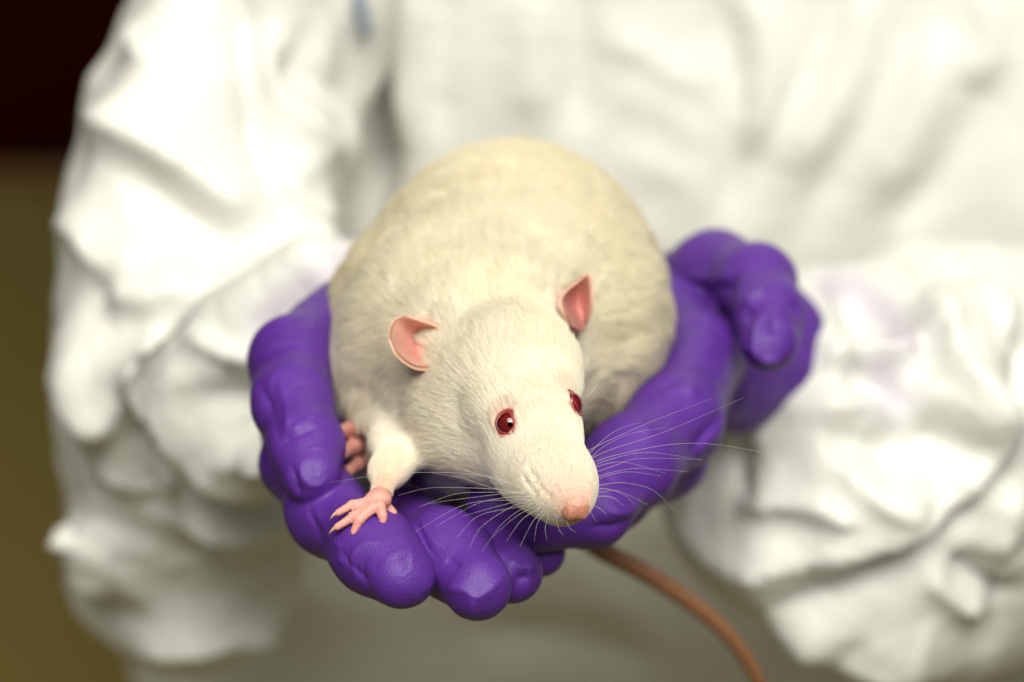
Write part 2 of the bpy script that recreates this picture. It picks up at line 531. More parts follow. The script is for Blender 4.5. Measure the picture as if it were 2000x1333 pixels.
# the trunk is generated in world axes, then carried over
def torso_w(pw): return sd_torso(from_world(pw))
Vw, Fw = mesh_sdf(torso_w, (-.20, .60, .38), (.36, 1.40, 1.45), .004)
Vc = from_world(Vw); Nc = grad(sd_torso, Vc, .001)
dd_ = folds(Vc, Nc, ST_T) + .0015 * (1 - 2 * np.abs(vnoise(Vc, 40, 11, 3))) + .001 * vnoise(Vc, 50, 12) + .002 * crumple(Vc * [1, .4, .4], 70, 15)
coverall = new_mesh('coverall', Vc + Nc * dd_[:, None], Fw, M_CLOTH, person)
attr(coverall, 'tint', np.zeros(len(Vc)))
lo, hi = bbox([SL, SLF], .02); lo[1] = -.2
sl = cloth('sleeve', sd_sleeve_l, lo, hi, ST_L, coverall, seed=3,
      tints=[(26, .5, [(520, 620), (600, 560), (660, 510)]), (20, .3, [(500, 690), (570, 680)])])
lo, hi = bbox([SR, SRF], .02); hi[0] = .26
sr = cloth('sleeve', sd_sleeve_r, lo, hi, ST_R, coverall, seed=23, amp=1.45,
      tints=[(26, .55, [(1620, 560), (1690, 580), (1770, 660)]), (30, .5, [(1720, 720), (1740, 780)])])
sl['label'] = 'crumpled white sleeve whose elbow droops beside the olive floor'
sr['label'] = 'crumpled white sleeve with deep folds by the thumb on the haunch side'

# gloves
H1 = dict(
 thumb=[(676, 630, .700, 88), (572, 706, .668, 80), (572, 790, .648, 72), (598, 870, .634, 64), (608, 928, .626, 57)],
 index=[(570, 790, .69, 70), (590, 905, .660, 72), (640, 1003, .633, 71), (730, 1076, .6125, 75), (785, 1124, .604, 67)],
 middle=[(730, 970, .690, 66), (790, 1028, .650, 68), (872, 1078, .620, 75), (932, 1144, .608, 68)],
 ring=[(860, 1000, .76, 55), (908, 1034, .674, 60), (960, 1080, .632, 62), (1000, 1120, .618, 60)],
 pinky=[(950, 1000, .70, 48), (1000, 1040, .66, 52), (1055, 1080, .64, 48)],
 palm=[(700, 700, .755, 110), (720, 850, .755, 110), (800, 900, .775, 105), (900, 940, .775, 100)],
 wrist=[(700, 640, .74, 110), (600, 650, .76, 80), (530, 680, .79, 60)],
)
H2 = dict(
 index=[(1325, 600, .738, 70), (1366, 700, .710, 78), (1318, 825, .676, 86), (1230, 905, .655, 84), (1150, 985, .640, 78), (1060, 1012, .633, 55), (965, 985, .636, 52)],
 middle=[(1350, 760, .725, 85), (1290, 890, .70, 82), (1190, 960, .675, 72), (1090, 960, .665, 60), (960, 940, .665, 50)],
 thumb=[(1280, 600, .765, 85), (1395, 532, .738, 74), (1478, 552, .716, 68), (1502, 610, .702, 58), (1502, 668, .692, 57)],
 knuckle=[(1500, 600, .768, 68), (1537, 645, .768, 64), (1522, 720, .765, 70), (1440, 765, .755, 72), (1380, 760, .742, 70)],
 palm=[(1250, 640, .77, 110), (1180, 780, .755, 120), (1050, 850, .745, 90)],
 wrist=[(1450, 640, .775, 80), (1540, 680, .79, 65)],
)
def sd_hand(H, ks, kg):
    def f(p):
        out = None
        for k in H:
            g = chain(p, H[k], ks)
            out = g if out is None else smin(out, g, kg if k not in ('palm', 'wrist') else .012)
        return out
    return f
def nail(cx, cy, rx, ry, ang, n=14):
    return [(cx + rx * math.cos(t) * math.cos(ang) - ry * math.sin(t) * math.sin(ang),
             cy + rx * math.cos(t) * math.sin(ang) + ry * math.sin(t) * math.cos(ang)) for t in np.linspace(0, 2 * math.pi, n)]
ST_H1 = [
 (-.45, 4, 5, [(600, 985), (622, 1040), (662, 1092)]), (.35, 4, 5, [(612, 980), (636, 1034), (676, 1082)]), (-.4, 4, 5, [(575, 930), (586, 975), (606, 1020)]),
 (-.45, 4, 5, [(800, 1012), (818, 1050), (852, 1088)]), (.35, 4, 5, [(818, 1012), (836, 1046), (862, 1072)]), (-.4, 4, 5, [(955, 1062), (972, 1090), (1000, 1104)]),
 (-.5, 5, 5, [(560, 770), (590, 752), (640, 762)]), (.4, 5, 5, [(566, 800), (600, 786), (640, 796)]), (-.4, 4, 5, [(578, 842), (604, 820), (640, 822)]),
 (-.5, 5, 6, [(545, 640), (590, 622), (636, 634)]), (.4, 5, 6, [(530, 660), (580, 644), (640, 652)]),
 (.9, 8, 10, [(500, 700), (545, 672), (600, 676), (645, 700)]), 
 (.6, 9, 9, [(520, 770), (545, 722), (600, 712), (640, 735)]),
 (-.8, 8, 10, [(500, 740), (530, 800), (545, 870)]), (.9, 9, 9, [(545, 740), (560, 800), (560, 850)]),
 (.7, 7, 9, [(560, 850), (590, 830), (630, 800)]), (-.8, 8, 8, [(545, 870), (575, 850), (620, 835)]),
 (.5, 5, 6, nail(616, 912, 30, 38, .2, 20)[1:11]), (.3, 5, 5, nail(616, 912, 30, 38, .2, 20)[12:19]), (-.4, 12, 12, [(612, 900), (620, 925)]),
 (-.5, 5, 5, [(664, 1066), (680, 1095), (722, 1140)]), (.5, 5, 5, [(700, 1140), (688, 1095), (704, 1066), (740, 1058)]),
 (-.35, 5, 5, [(722, 1155), (708, 1110), (725, 1085)]), (.7, 8, 8, [(640, 1040), (650, 1080), (680, 1110)]),
 (-.8, 8, 8, [(610, 1010), (630, 1060), (670, 1110)]),
 (.6, 9, 9, [(760, 1040), (800, 1070), (800, 1120)]), (-.5, 14, 14, [(770, 1080), (790, 1120)]),
 (.5, 8, 8, [(825, 1160), (845, 1140), (848, 1110)]),
 (.9, 8, 10, [(850, 1155), (900, 1150), (935, 1165), (990, 1120)]), (.8, 7, 7, [(925, 1165), (922, 1215)]),
 (-.6, 10, 10, [(870, 1090), (900, 1110)]), (.6, 7, 7, [(950, 1060), (990, 1100), (1000, 1150)]),
 (.9, 7, 7, [(990, 1090), (1020, 1110), (1050, 1105)]), (-1, 8, 8, [(1005, 1130), (1035, 1128)]),
 (-.7, 8, 8, [(565, 900), (590, 980)]), (.7, 9, 9, [(580, 960), (610, 1030)]),
 (-.6, 8, 8, [(810, 1010), (830, 1060)]), (.6, 7, 7, [(620, 620), (600, 650), (590, 690)]),
]
ST_H2 = [
 (1.1, 9, 12, [(1340, 540), (1400, 545), (1440, 530)]), (-1.3, 10, 10, [(1350, 570), (1400, 568), (1440, 560)]),
 (-1, 9, 9, [(1450, 530), (1425, 560), (1420, 610)]), (1, 9, 9, [(1475, 535), (1448, 560), (1442, 620)]),
 (.9, 7, 7, [(1455, 600), (1470, 580), (1500, 560)]), (-.9, 8, 8, [(1450, 625), (1470, 605)]),
 (1.0, 7, 7, nail(1512, 655, 36, 46, .15)[2:12]), (-.9, 16, 14, [(1508, 620), (1515, 655)]),
 (.8, 6, 6, [(1446, 690), (1470, 680), (1490, 700), (1530, 705)]), (-.8, 6, 6, [(1552, 590), (1556, 620)]),
 (-1, 8, 8, [(1290, 760), (1320, 742), (1350, 738)]), (.8, 9, 9, [(1290, 775), (1330, 760), (1370, 770)]),
 (-.9, 8, 8, [(1250, 820), (1280, 815), (1310, 830)]), (.7, 8, 8, [(1240, 840), (1290, 835), (1330, 860)]),
 (-.7, 9, 9, [(1340, 640), (1370, 630)]), (.7, 10, 10, [(1330, 670), (1370, 660), (1410, 680)]),
 (.8, 7, 7, [(1470, 740), (1440, 800), (1350, 900), (1290, 980)]), (-1, 9, 9, [(1450, 735), (1420, 800), (1330, 905)]),
 (-.6, 10, 10, [(1170, 900), (1200, 940), (1260, 960)]), (.7, 8, 10, [(1180, 1000), (1230, 1000), (1270, 960)]),
 (-.8, 8, 8, [(1150, 1030), (1200, 1030), (1240, 1010)]), (.6, 8, 8, [(1480, 740), (1520, 730), (1570, 700)]),
]
def glove(H, ST, seed, ks=.006, kg=.0012, amp=1.1):
    f = sd_hand(H, ks, kg)
    lo, hi = bbox(list(H.values()), .004)
    V, F = mesh_sdf(f, lo, hi, .0005)
    N = grad(f, V, .0006)
    d = amp * folds(V, N, ST, taper=.3, sharp=1.15)
    d += .00012 * vnoise(V, 260, seed) + .00030 * (1 - 2 * np.abs(vnoise(V, 130, seed + 3, 3))) * np.clip(vnoise(V, 60, seed + 4) + .4, 0, 1)
    d += .00035 * crumple(V, 260, seed + 8, 3) * np.clip(vnoise(V, 90, seed + 9) + .2, 0, 1)
    d += .00016 * crumple(V, 620, seed + 18, 3) * np.clip(vnoise(V, 110, seed + 19) + .5, 0, 1)
    return f, new_mesh('glove', V + N * d[:, None], F, M_GLOVE, person)
f_h1, g1 = glove(H1, ST_H1, 31)
f_h2, g2 = glove(H2, ST_H2, 51, amp=1.7)
g1['label'] = 'purple glove with the rat forepaw on its index finger'
g2['label'] = 'purple glove under the haunch with the bent thumb'

# ------------------------------------------------------------------ rat
rat = empty('rat', to_world(U(1000, 900, .68)))
rat['label'] = 'white albino rat with red eyes and pink ears crouching in the purple gloved hands'
rat['category'] = 'rat'
def sph(p, x, y, d, r): 
    return np.linalg.norm(p - U(x, y, d), axis=1) - r * K(d)
TOES = [  # forepaw digits: from the palm outward
 [(722, 982, .6085, 12), (688, 986, .6075, 8.5), (660, 1002, .6065, 7)],
 [(722, 988, .6075, 12), (690, 1010, .606, 9.5), (658, 1030, .6055, 7)],
 [(728, 992, .6065, 12), (702, 1016, .605, 9.5), (691, 1040, .605, 7)],
 [(742, 988, .6065, 12), (747, 1008, .606, 9), (748, 1026, .606, 7)],
 [(752, 985, .611, 9), (767, 1002, .611, 9)],
]
HTOES = [
 [(710, 846, .665, 20), (682, 840, .655, 15), (660, 844, .648, 13)],
 [(715, 878, .665, 20), (690, 874, .653, 15), (667, 884, .647, 14)],
 [(725, 905, .665, 18), (698, 908, .654, 13), (682, 920, .649, 11)],
]
EYEL = (988, 825); EYER = (1143, 787)
def rat_core(p):
    body = ell(p, 984, 592, .695, 284, 244, 345)
    rump = ell(p, 1008, 505, .715, 208, 208, 245)
    body = smin(body, rump, .02)
    haunch = ell(p, 1143, 650, .690, 118, 145, 180)
    body = smin(body, haunch, .015)
    sh = ell(p, 868, 705, .662, 190, 158, 165)
    body = smin(body, sh, .024)
    chest = ell(p, 925, 790, .668, 150, 62, 110)
    body = smin(body, chest, .015)
    hipl = ell(p, 752, 665, .69, 78, 135, 125)
    body = smin(body, hipl, .015)
    leg = chain(p, [(825, 730, .664, 100), (776, 812, .654, 52), (760, 866, .641, 25), (753, 920, .6255, 20), (744, 966, .6145, 19)], .006)
    body = smin(body, leg, .009)
    # far forelimb tucked under the chin
    leg2 = chain(p, [(990, 860, .655, 60), (1010, 930, .65, 32), (1020, 960, .645, 22)], .008)
    body = smin(body, leg2, .008)
    # head
    cr = chain(p, [(962, 655, .640, 118), (1006, 740, .622, 106), (1047, 850, .607, 66), (1094, 935, .5945, 40), (1119, 982, .588, 29)], .010)
    neck = ell(p, 915, 640, .655, 130, 120, 118)
    body = smin(body, neck, .020)
    ck = ell(p, 912, 800, .631, 104, 98, 100)
    tm = ell(p, 935, 735, .637, 108, 105, 105)
    cr = smin(cr, tm, .012)
    ck2 = ell(p, 960, 856, .627, 90, 58, 76)
    jaw = chain(p, [(970, 870, .628, 56), (1044, 934, .605, 33), (1096, 984, .5955, 23)], .01)
    head = smin(smin(cr, ck, .012), smin(ck2, jaw, .008), .010)
    padl = ell(p, 1068, 944, .5968, 44, 37, 38)
    padr = ell(p, 1117, 945, .598, 28, 40, 38)
    head = smin(head, smin(padl, padr, .002), .006)
    brow = ell(p, 985, 795, .611, 42, 30, 30)
    head = smin(head, brow, .006)
    return body, head
def rat_sdf0(p):
    b, h = rat_core(p)
    return smin(b, h, .015)
def march(f, px, py, start=.5):
    r = U(px, py, 1.0); t = start
    for _ in range(90):
        d = f((r * t)[None])[0]
        t += d * .8 / np.linalg.norm(r)
        if abs(d) < 2e-6: break
    return r * t
eyeL = march(rat_sdf0, *EYEL); eyeR = march(rat_sdf0, EYER[0] - 24, EYER[1])
nL = grad(rat_sdf0, eyeL[None])[0]; nR = grad(rat_sdf0, eyeR[None])[0]
ER = .0031
cL = eyeL - nL * ER * .50; cR = eyeR - nR * ER * .35
PG = {q: march(rat_sdf0, q[0], q[1], .53) for q in ((1034, 918), (1062, 950), (1046, 946), (1082, 978), (1026, 936), (1050, 968))}
def rat_sdf(p):
    d = rat_sdf0(p)
    for c in (cL, cR):
        e = np.linalg.norm(p - c, axis=1)
        d = smin(d, e - ER * 1.10, .0014)
        nn = nL if c is cL else nR
        d = smax(d, -(np.linalg.norm(p - c - nn * ER * .75, axis=1) - ER * .93), .0003)
    for a_, b_ in (((1034, 918), (1062, 950)), ((1046, 946), (1082, 978)), ((1026, 936), (1050, 968))):
        d = smax(d, -f_cone(p, PG[a_], PG[b_], .00022, .00016), .0010)
    # mouth and snout cleft
    c = f_cone(p, U(1080, 1012, .5965), U(1030, 992, .600), .0008, .0006)
    d = smax(d, -c, .0015)
    # paws
    paw = ell(p, 738, 976, .6095, 27, 19, 22)
    d = smin(d, paw, .004)
    for t in TOES: d = smin(d, chain(p, t, .0006), .0005)
    for t in HTOES: d = smin(d, chain(p, t, .001), .0008)
    return d
lo = np.array([-.052, -.062, .570]); hi = np.array([.050, .055, .765])
V, F = mesh_sdf(rat_sdf, lo, hi, .00055)
ppx = to_px(V)
Tpts = np.array([U(*q[:3]) for t in TOES + HTOES for q in t] + [U(738, 975, .6095)])
dt = np.min([np.linalg.norm(V - q, axis=1) for q in Tpts], axis=0)
pink_paw = np.clip(1 - (dt - .0035) / .003, 0, 1)
nose_c = march(rat_sdf, 1128, 996)
dn = np.linalg.norm(V - nose_c, axis=1)
eard = np.min([np.linalg.norm(V - U(*q), axis=1) for q in ((848, 692, .630), (840, 680, .632), (852, 672, .632), (1118, 628, .638), (1128, 620, .641))], axis=0)
eyed = np.clip(1.5 - eard / .005, 0, .9); lidm = np.zeros(len(V))
for c_, px_ in ((cL, (1016, 848)), (cR, (1136, 812))):
    e_ = np.linalg.norm(V - c_, axis=1) / ER
    cc = polyd(ppx, [to_px(c_[None])[0], px_])[0]
    near_c = np.exp(-(cc / 11) ** 2) * (e_ < 1.8)
    eyed = np.maximum(eyed, np.clip((1.75 - e_) / .5, 0, .8))
    lidm = np.maximum(lidm, np.clip((1.22 - e_) / .12, 0, 1)); lidm = np.maximum(lidm, near_c)
pink = np.maximum(pink_paw, np.clip(1 - (dn - .004) / .005, 0, .8))
body = new_mesh('body', V, F, M_BODY, rat)
attr(body, 'pink', np.clip(pink + eyed, 0, 1)); attr(body, 'lid', lidm)
PORES = [march(rat_sdf, x, y, .53) for x, y in ((1060, 914), (1069, 926), (1078, 938), (1087, 949), (1095, 960), (1040, 925), (1050, 937), (1060, 949), (1046, 946), (1056, 957), (1067, 967), (1078, 976), (1030, 942), (1040, 956), (1052, 968))]
attr(body, 'pore', np.clip(1.6 - np.min([np.linalg.norm(V - q_, axis=1) for q_ in PORES], axis=0) / .0004, 0, 1))

# nose pad with nostrils
def f_nose(p):
    a = ell(p, 1114, 998, .5857, 17, 20, 15)
    b = ell(p, 1136, 997, .5866, 15, 19, 15)
    d = smin(a, b, .0016)
    d += .00010 * vnoise(p, 2600, 77)
    d = smax(d, -f_cone(p, U(1101, 1010, .5842), U(1103, 998, .5842), 5.5 * K(.584), 2.5 * K(.584)), .0006)
    d = smax(d, -f_cone(p, U(1147, 1006, .5852), U(1145, 996, .5852), 4.5 * K(.584), 2 * K(.584)), .0006)
    d = smax(d, -f_cone(p, U(1124, 1022, .5840), U(1125, 1002, .5838), .0004, .0002), .0006)
    return d
V_, F_ = mesh_sdf(f_nose, U(1085, 1030, .585) - [0, 0, .010], U(1165, 960, .585) + [0, 0, .006], .0003)
new_mesh('nose', V_, F_, M_NOSE, rat)

# eyes and lids
def uvsphere(c, r, n=24, m=16):
    th = np.linspace(0, math.pi, m + 1)[1:-1]; ph = np.arange(n) / n * 2 * math.pi
    P = [[0, 0, 1]] + [[math.sin(a) * math.cos(b), math.sin(a) * math.sin(b), math.cos(a)] for a in th for b in ph] + [[0, 0, -1]]
    Q = []
    for i in range(n): Q.append((0, 0, 1 + i, 1 + (i + 1) % n)) if False else None
    F = []
    for i in range(m - 2):
        for j in range(n):
            a = 1 + i * n + j; b = 1 + i * n + (j + 1) % n
            F.append((a, a + n, b + n, b))
    tri = [(0, 1 + i, 1 + (i + 1) % n, 1 + (i + 1) % n) for i in range(n)]
    return np.array(P) * r + c, np.array(F)
def tube(pts, rad, n=8, cap=True):
    pts = np.asarray(pts, float); rad = np.asarray(rad, float)
    T = np.gradient(pts, axis=0); T /= np.linalg.norm(T, axis=1, keepdims=True) + 1e-12
    ref = np.array([.3, .2, .93]); V = []
    for p, t, r in zip(pts, T, rad):
        a = np.cross(t, ref); a /= np.linalg.norm(a); b = np.cross(t, a)
        for k in range(n):
            an = 2 * math.pi * k / n
            V.append(p + r * (a * math.cos(an) + b * math.sin(an)))
    F = []
    for i in range(len(pts) - 1):
        for k in range(n):
            F.append((i * n + k, i * n + (k + 1) % n, (i + 1) * n + (k + 1) % n, (i + 1) * n + k))
    return np.array(V), np.array(F)
for c, nn, cornerpx in ((cL, nL, (1020, 850)), (cR, nR, (1136, 812))):
    V_, F_ = uvsphere(c, ER * 1.03)
    new_mesh('eye', V_, F_, M_EYE, rat, )
    # lid: a thin pink rim around the opening, drawn out to the tear corner
    corner = U(*cornerpx, c[2]) - c
    corner -= (corner @ nn) * nn; corner /= np.linalg.norm(corner)
    oth = np.cross(nn, corner)
    L = []
    for a in np.linspace(0, 2 * math.pi, 41):
        ca, sa = math.cos(a), math.sin(a)
        r1 = ER * (.80 + .34 * max(0, ca) ** 6)
        L.append(c + nn * ER * (.66 - .18 * max(0, ca) ** 4) + (corner * ca + oth * sa * (1 - .06)) * r1)
    V_, F_ = tube(L, [ER * (.075 if c is cL else .04)] * 41, 8)
    new_mesh('eyelid', V_, F_, M_LID, rat)

# ears: curved thin shells through a grid of control points
def ear(ctrl, name='ear'):
    C = np.array([[U(*q) for q in row] for row in ctrl])        # rows base->rim
    def cr(P, n):
        P = np.concatenate([2 * P[:1] - P[1:2], P, 2 * P[-1:] - P[-2:-1]])
        out = []
        for i in range(1, len(P) - 2):
            for t in np.linspace(0, 1, n, endpoint=False):
                a, b, c, d = P[i - 1], P[i], P[i + 1], P[i + 2]
                out.append(.5 * ((2 * b) + (-a + c) * t + (2 * a - 5 * b + 4 * c - d) * t * t + (-a + 3 * b - 3 * c + d) * t ** 3))
        out.append(P[-2]); return np.array(out)
    G = cr(C, 8); G = cr(G.transpose(1, 0, 2), 8).transpose(1, 0, 2)
    a, b = G.shape[:2]
    du = np.gradient(G, axis=0); dv = np.gradient(G, axis=1)
    n = np.cross(du, dv); n /= np.linalg.norm(n, axis=2, keepdims=True) + 1e-12
    ss, tt_ = np.meshgrid(np.linspace(0, 1, a), np.linspace(-1, 1, b), indexing='ij')
    th = .0005 * (1.25 - .5 * ss)
    A = (G + n * th[..., None]).reshape(-1, 3); B = (G - n * th[..., None]).reshape(-1, 3)
    V = np.vstack([A, B]); m = a * b
    F = []
    for i in range(a - 1):
        for j in range(b - 1):
            q = (i * b + j, i * b + j + 1, (i + 1) * b + j + 1, (i + 1) * b + j)
            F.append(q); F.append(tuple(m + x for x in q[::-1]))
    loop = [(0, j) for j in range(b)] + [(i, b - 1) for i in range(1, a)] + [(a - 1, j) for j in range(b - 2, -1, -1)] + [(i, 0) for i in range(a - 2, 0, -1)]
    L = [i * b + j for i, j in loop]
    for x, y in zip(L, L[1:] + L[:1]): F.append((x, y, m + y, m + x))
    o = new_mesh(name, V, F, M_EAR, rat)
    edge = np.minimum(1 - ss, 1 - np.abs(tt_)) if False else (1 - ss) 
    pk = np.clip((1 - ss ** 3) * (1 - np.abs(tt_) ** 4) * 1.2, 0, 1).reshape(-1)
    attr(o, 'pink', np.r_[pk, pk])
    s = o.modifiers.new('smooth', 'SUBSURF'); s.levels = 0; s.render_levels = 1
    return G, n
E = 0.0
earL = [  # rows base -> rim, columns lower -> upper
 [(852, 716, .6235), (862, 708, .628), (868, 694, .631), (870, 676, .630), (868, 658, .6255)],
 [(836, 720, .6205), (846, 703, .629), (852, 682, .634), (858, 660, .632), (864, 645, .625)],
 [(808, 717, .6175), (818, 695, .6275), (826, 668, .634), (838, 646, .632), (850, 634, .6245)],
 [(776, 694, .6155), (786, 676, .6235), (798, 654, .629), (808, 636, .628), (818, 624, .624)],
 [(761, 664, .6160), (761, 652, .6195), (765, 636, .623), (774, 623, .6240), (790, 617, .624)],
]
earR = [
 [(1112, 636, .6335), (1124, 645, .637), (1130, 648, .641), (1134, 648, .644), (1138, 642, .645)],
 [(1102, 612, .631), (1116, 620, .638), (1128, 624, .6435), (1141, 624, .645), (1150, 618, .6425)],
 [(1094, 590, .631), (1108, 594, .640), (1124, 596, .6455), (1142, 596, .645), (1156, 592, .641)],
 [(1104, 569, .634), (1116, 568, .6405), (1130, 567, .645), (1144, 564, .644), (1155, 562, .641)],
 [(1130, 548, .638), (1136, 543, .640), (1142, 539, .642), (1148, 536, .642), (1152, 541, .641)],
]
gL = ear(earL); gR = ear(earR)

# claws
for t in TOES[:4] + HTOES:
    a = U(*t[-2][:3]); b = U(*t[-1][:3]); r = t[-1][3] * K(t[-1][2])
    d = b - a; d /= np.linalg.norm(d)
    down = -UPC
    P = [b + d * r * .4 + UPC * r * .2, b + d * r * 1.2 + UPC * r * .15, b + d * r * 2.0 + down * r * .2, b + d * r * 2.6 + down * r * .7]
    V_, F_ = tube(densify(P, 4), np.linspace(r * .6, r * .08, 13), 8)
    new_mesh('claw', V_, F_, M_CLAW, body)

# tail
TP = [(1020, 900, .735), (1100, 1000, .725), (1160, 1065, .722), (1260, 1120, .725), (1360, 1185, .73), (1430, 1250, .735), (1480, 1330, .742), (1500, 1420, .75), (1500, 1520, .76)]
P = densify([U(*q) for q in TP], 26)
V_, F_ = tube(P, np.linspace(.0030, .0015, len(P)) * (1 + .05 * (np.arange(len(P)) % 2)), 12)
tail = new_mesh('tail', V_, F_, M_TAIL, rat)

# whiskers
WH = [
 [(1010, 950), (900, 918), (768, 900)], [(1020, 955), (950, 930), (836, 923), (730, 930), (647, 943)],
 [(1030, 965), (960, 953), (900, 934), (845, 925)], [(1030, 968), (975, 957), (905, 953), (836, 954), (777, 968)],
 [(1045, 978), (1005, 977), (908, 986), (809, 1040)], [(1050, 982), (1016, 990), (935, 1008), (890, 1053)],
 [(1055, 985), (1010, 1008), (957, 1053)], [(1060, 990), (1020, 1015), (989, 1058)], [(1065, 995), (1040, 1020), (1016, 1067)],
 [(1068, 998), (1050, 1022), (1043, 1058)], [(1040, 970), (990, 972), (930, 985), (850, 1030)], [(1035, 960), (980, 965), (900, 975), (830, 985)],
 [(1075, 1000), (1065, 1030), (1068, 1055)], [(1085, 1000), (1090, 1030), (1100, 1046)], [(1050, 975), (1000, 990), (940, 1030), (915, 1075)],
 [(1045, 985), (1010, 1000), (975, 1030), (940, 1080)], [(1030, 975), (970, 990), (900, 1010)], [(1020, 962), (950, 962), (890, 965), (820, 990)],
 [(1150, 880), (1195, 858), (1275, 823), (1390, 779)], [(1155, 895), (1200, 876), (1300, 843), (1453, 777)],
 [(1155, 905), (1200, 890), (1306, 869), (1402, 869), (1530, 892)], [(1155, 912), (1190, 898), (1265, 884), (1372, 899)],
 [(1155, 926), (1200, 910), (1250, 896), (1372, 898)], [(1155, 935), (1200, 922), (1250, 915), (1346, 922)],
 [(1152, 953), (1190, 945), (1224, 944), (1275, 958), (1321, 1001)], [(1150, 965), (1180, 961), (1209, 960), (1265, 986)],
 [(1150, 970), (1193, 971), (1219, 989)], [(1148, 890), (1175, 862), (1210, 838), (1250, 826)], [(1148, 900), (1180, 872), (1230, 848), (1300, 835)],
 [(1150, 945), (1185, 930), (1230, 922), (1290, 930)], [(1148, 960), (1180, 955), (1215, 965), (1240, 985)], [(1150, 918), (1190, 905), (1230, 905), (1300, 925)],
 [(1145, 985), (1165, 990), (1185, 1005)], [(1142, 990), (1155, 1003), (1165, 1020)], [(1100, 1005), (1112, 1030), (1125, 1040)],
 [(1010, 800), (1000, 770), (975, 750)], [(1150, 775), (1165, 750), (1172, 730)],
]
for i, pts in enumerate(WH):
    base = march(rat_sdf, *pts[0], start=.53)
    if base[2] > .66 or np.isnan(base).any(): base = U(*pts[0], .60)
    n = len(pts); z0 = base[2]
    L = np.r_[0, np.cumsum([math.dist(pts[k], pts[k + 1]) for k in range(n - 1)])] * K(z0)
    dz = (-.10 if i % 3 else .12) if i > 3 else -.05
    Q = [U(p[0], p[1], z0 + .0002 + dz * L[k]) for k, p in enumerate(pts)]
    Q = densify(Q, 8)
    rr = .000042 if L[-1] > .012 else .00005
    V_, F_ = tube(Q, np.linspace(rr, rr * .3, len(Q)), 5)
    new_mesh('whisker', V_, F_, M_WHISK, rat)

# ------------------------------------------------------------------ fur
# (px, py, depth, flow direction dx, dy in the picture, dz, length mm)
ANCH = [
 (1120, 985, .588, -.2, -1, .3, 0.9), (1100, 930, .590, -.35, -1, .3, 1.3), (1060, 960, .596, -1, -.35, .4, 0.95), (1150, 930, .598, .5, -1, .6, 1.2),
 (1060, 860, .600, -.45, -1, .3, 2.6), (1110, 860, .602, -.1, -1, .3, 2.6), (1000, 900, .612, -1, -.25, .3, 3.2), (1150, 850, .605, .5, -1, .5, 3.0),
 (1060, 760, .610, -.35, -1, .3, 4.0), (1120, 740, .618, .1, -1, .5, 4.0), (960, 850, .618, -1, -.1, .3, 4.5), (900, 850, .630, -1, .2, .3, 6.0),
 (1030, 660, .62, -.2, -1, .4, 5.5), (940, 700, .624, -.6, -.9, .4, 5.5), (920, 770, .622, -1, -.1, .3, 5.5), (850, 900, .64, -.5, .3, .6, 3.5), (820, 880, .65, -.2, .5, .6, 3.0), (800, 920, .645, 0, 1, 0, 2),
 (960, 580, .63, -.15, -1, .6, 8), (1060, 560, .635, .15, -1, .6, 9), (850, 600, .645, -.5, -.9, .5, 9), (800, 700, .645, -.9, .1, .4, 9),
 (765, 800, .640, -.3, .9, .1, 4.5), (800, 850, .648, .1, 1, 0, 2.4), (735, 850, .648, -.1, 1, 0, 2.2), (790, 820, .644, 0, 1, 0, 3.2), (756, 905, .630, 0, 1, 0, 1.1), (756, 880, .635, -.1, 1, -.1, 1.3), (745, 940, .62, 0, 1, -.2, 1.2), (690, 760, .66, -.6, .8, .4, 10),
 (980, 400, .66, .05, -1, .9, 10), (1120, 420, .67, .6, -.8, .8, 9), (850, 430, .67, -.4, -.8, .9, 10), (720, 550, .68, -.8, -.1, .8, 9),
 (1200, 520, .67, .9, -.3, .6, 9), (1260, 620, .68, .9, .3, .6, 9), (1230, 720, .68, .6, .7, .4, 11), (1180, 780, .68, .4, .9, .3, 9),
 (1180, 650, .655, .7, .2, .5, 11), (1000, 280, .71, .1, -.7, 1, 9), (1250, 450, .70, .8, -.2, .8, 9), (650, 620, .70, -.8, .3, .7, 11),
 (980, 900, .65, -.2, .8, .5, 6), (1140, 650, .65, .6, -.5, .6, 9),
]
AP = np.array([U(*a[:3]) for a in ANCH])
AD = np.array([[a[3], -a[4], a[5]] for a in ANCH]); AD /= np.linalg.norm(AD, axis=1, keepdims=True)
AL = np.array([a[6] for a in ANCH]) * .001

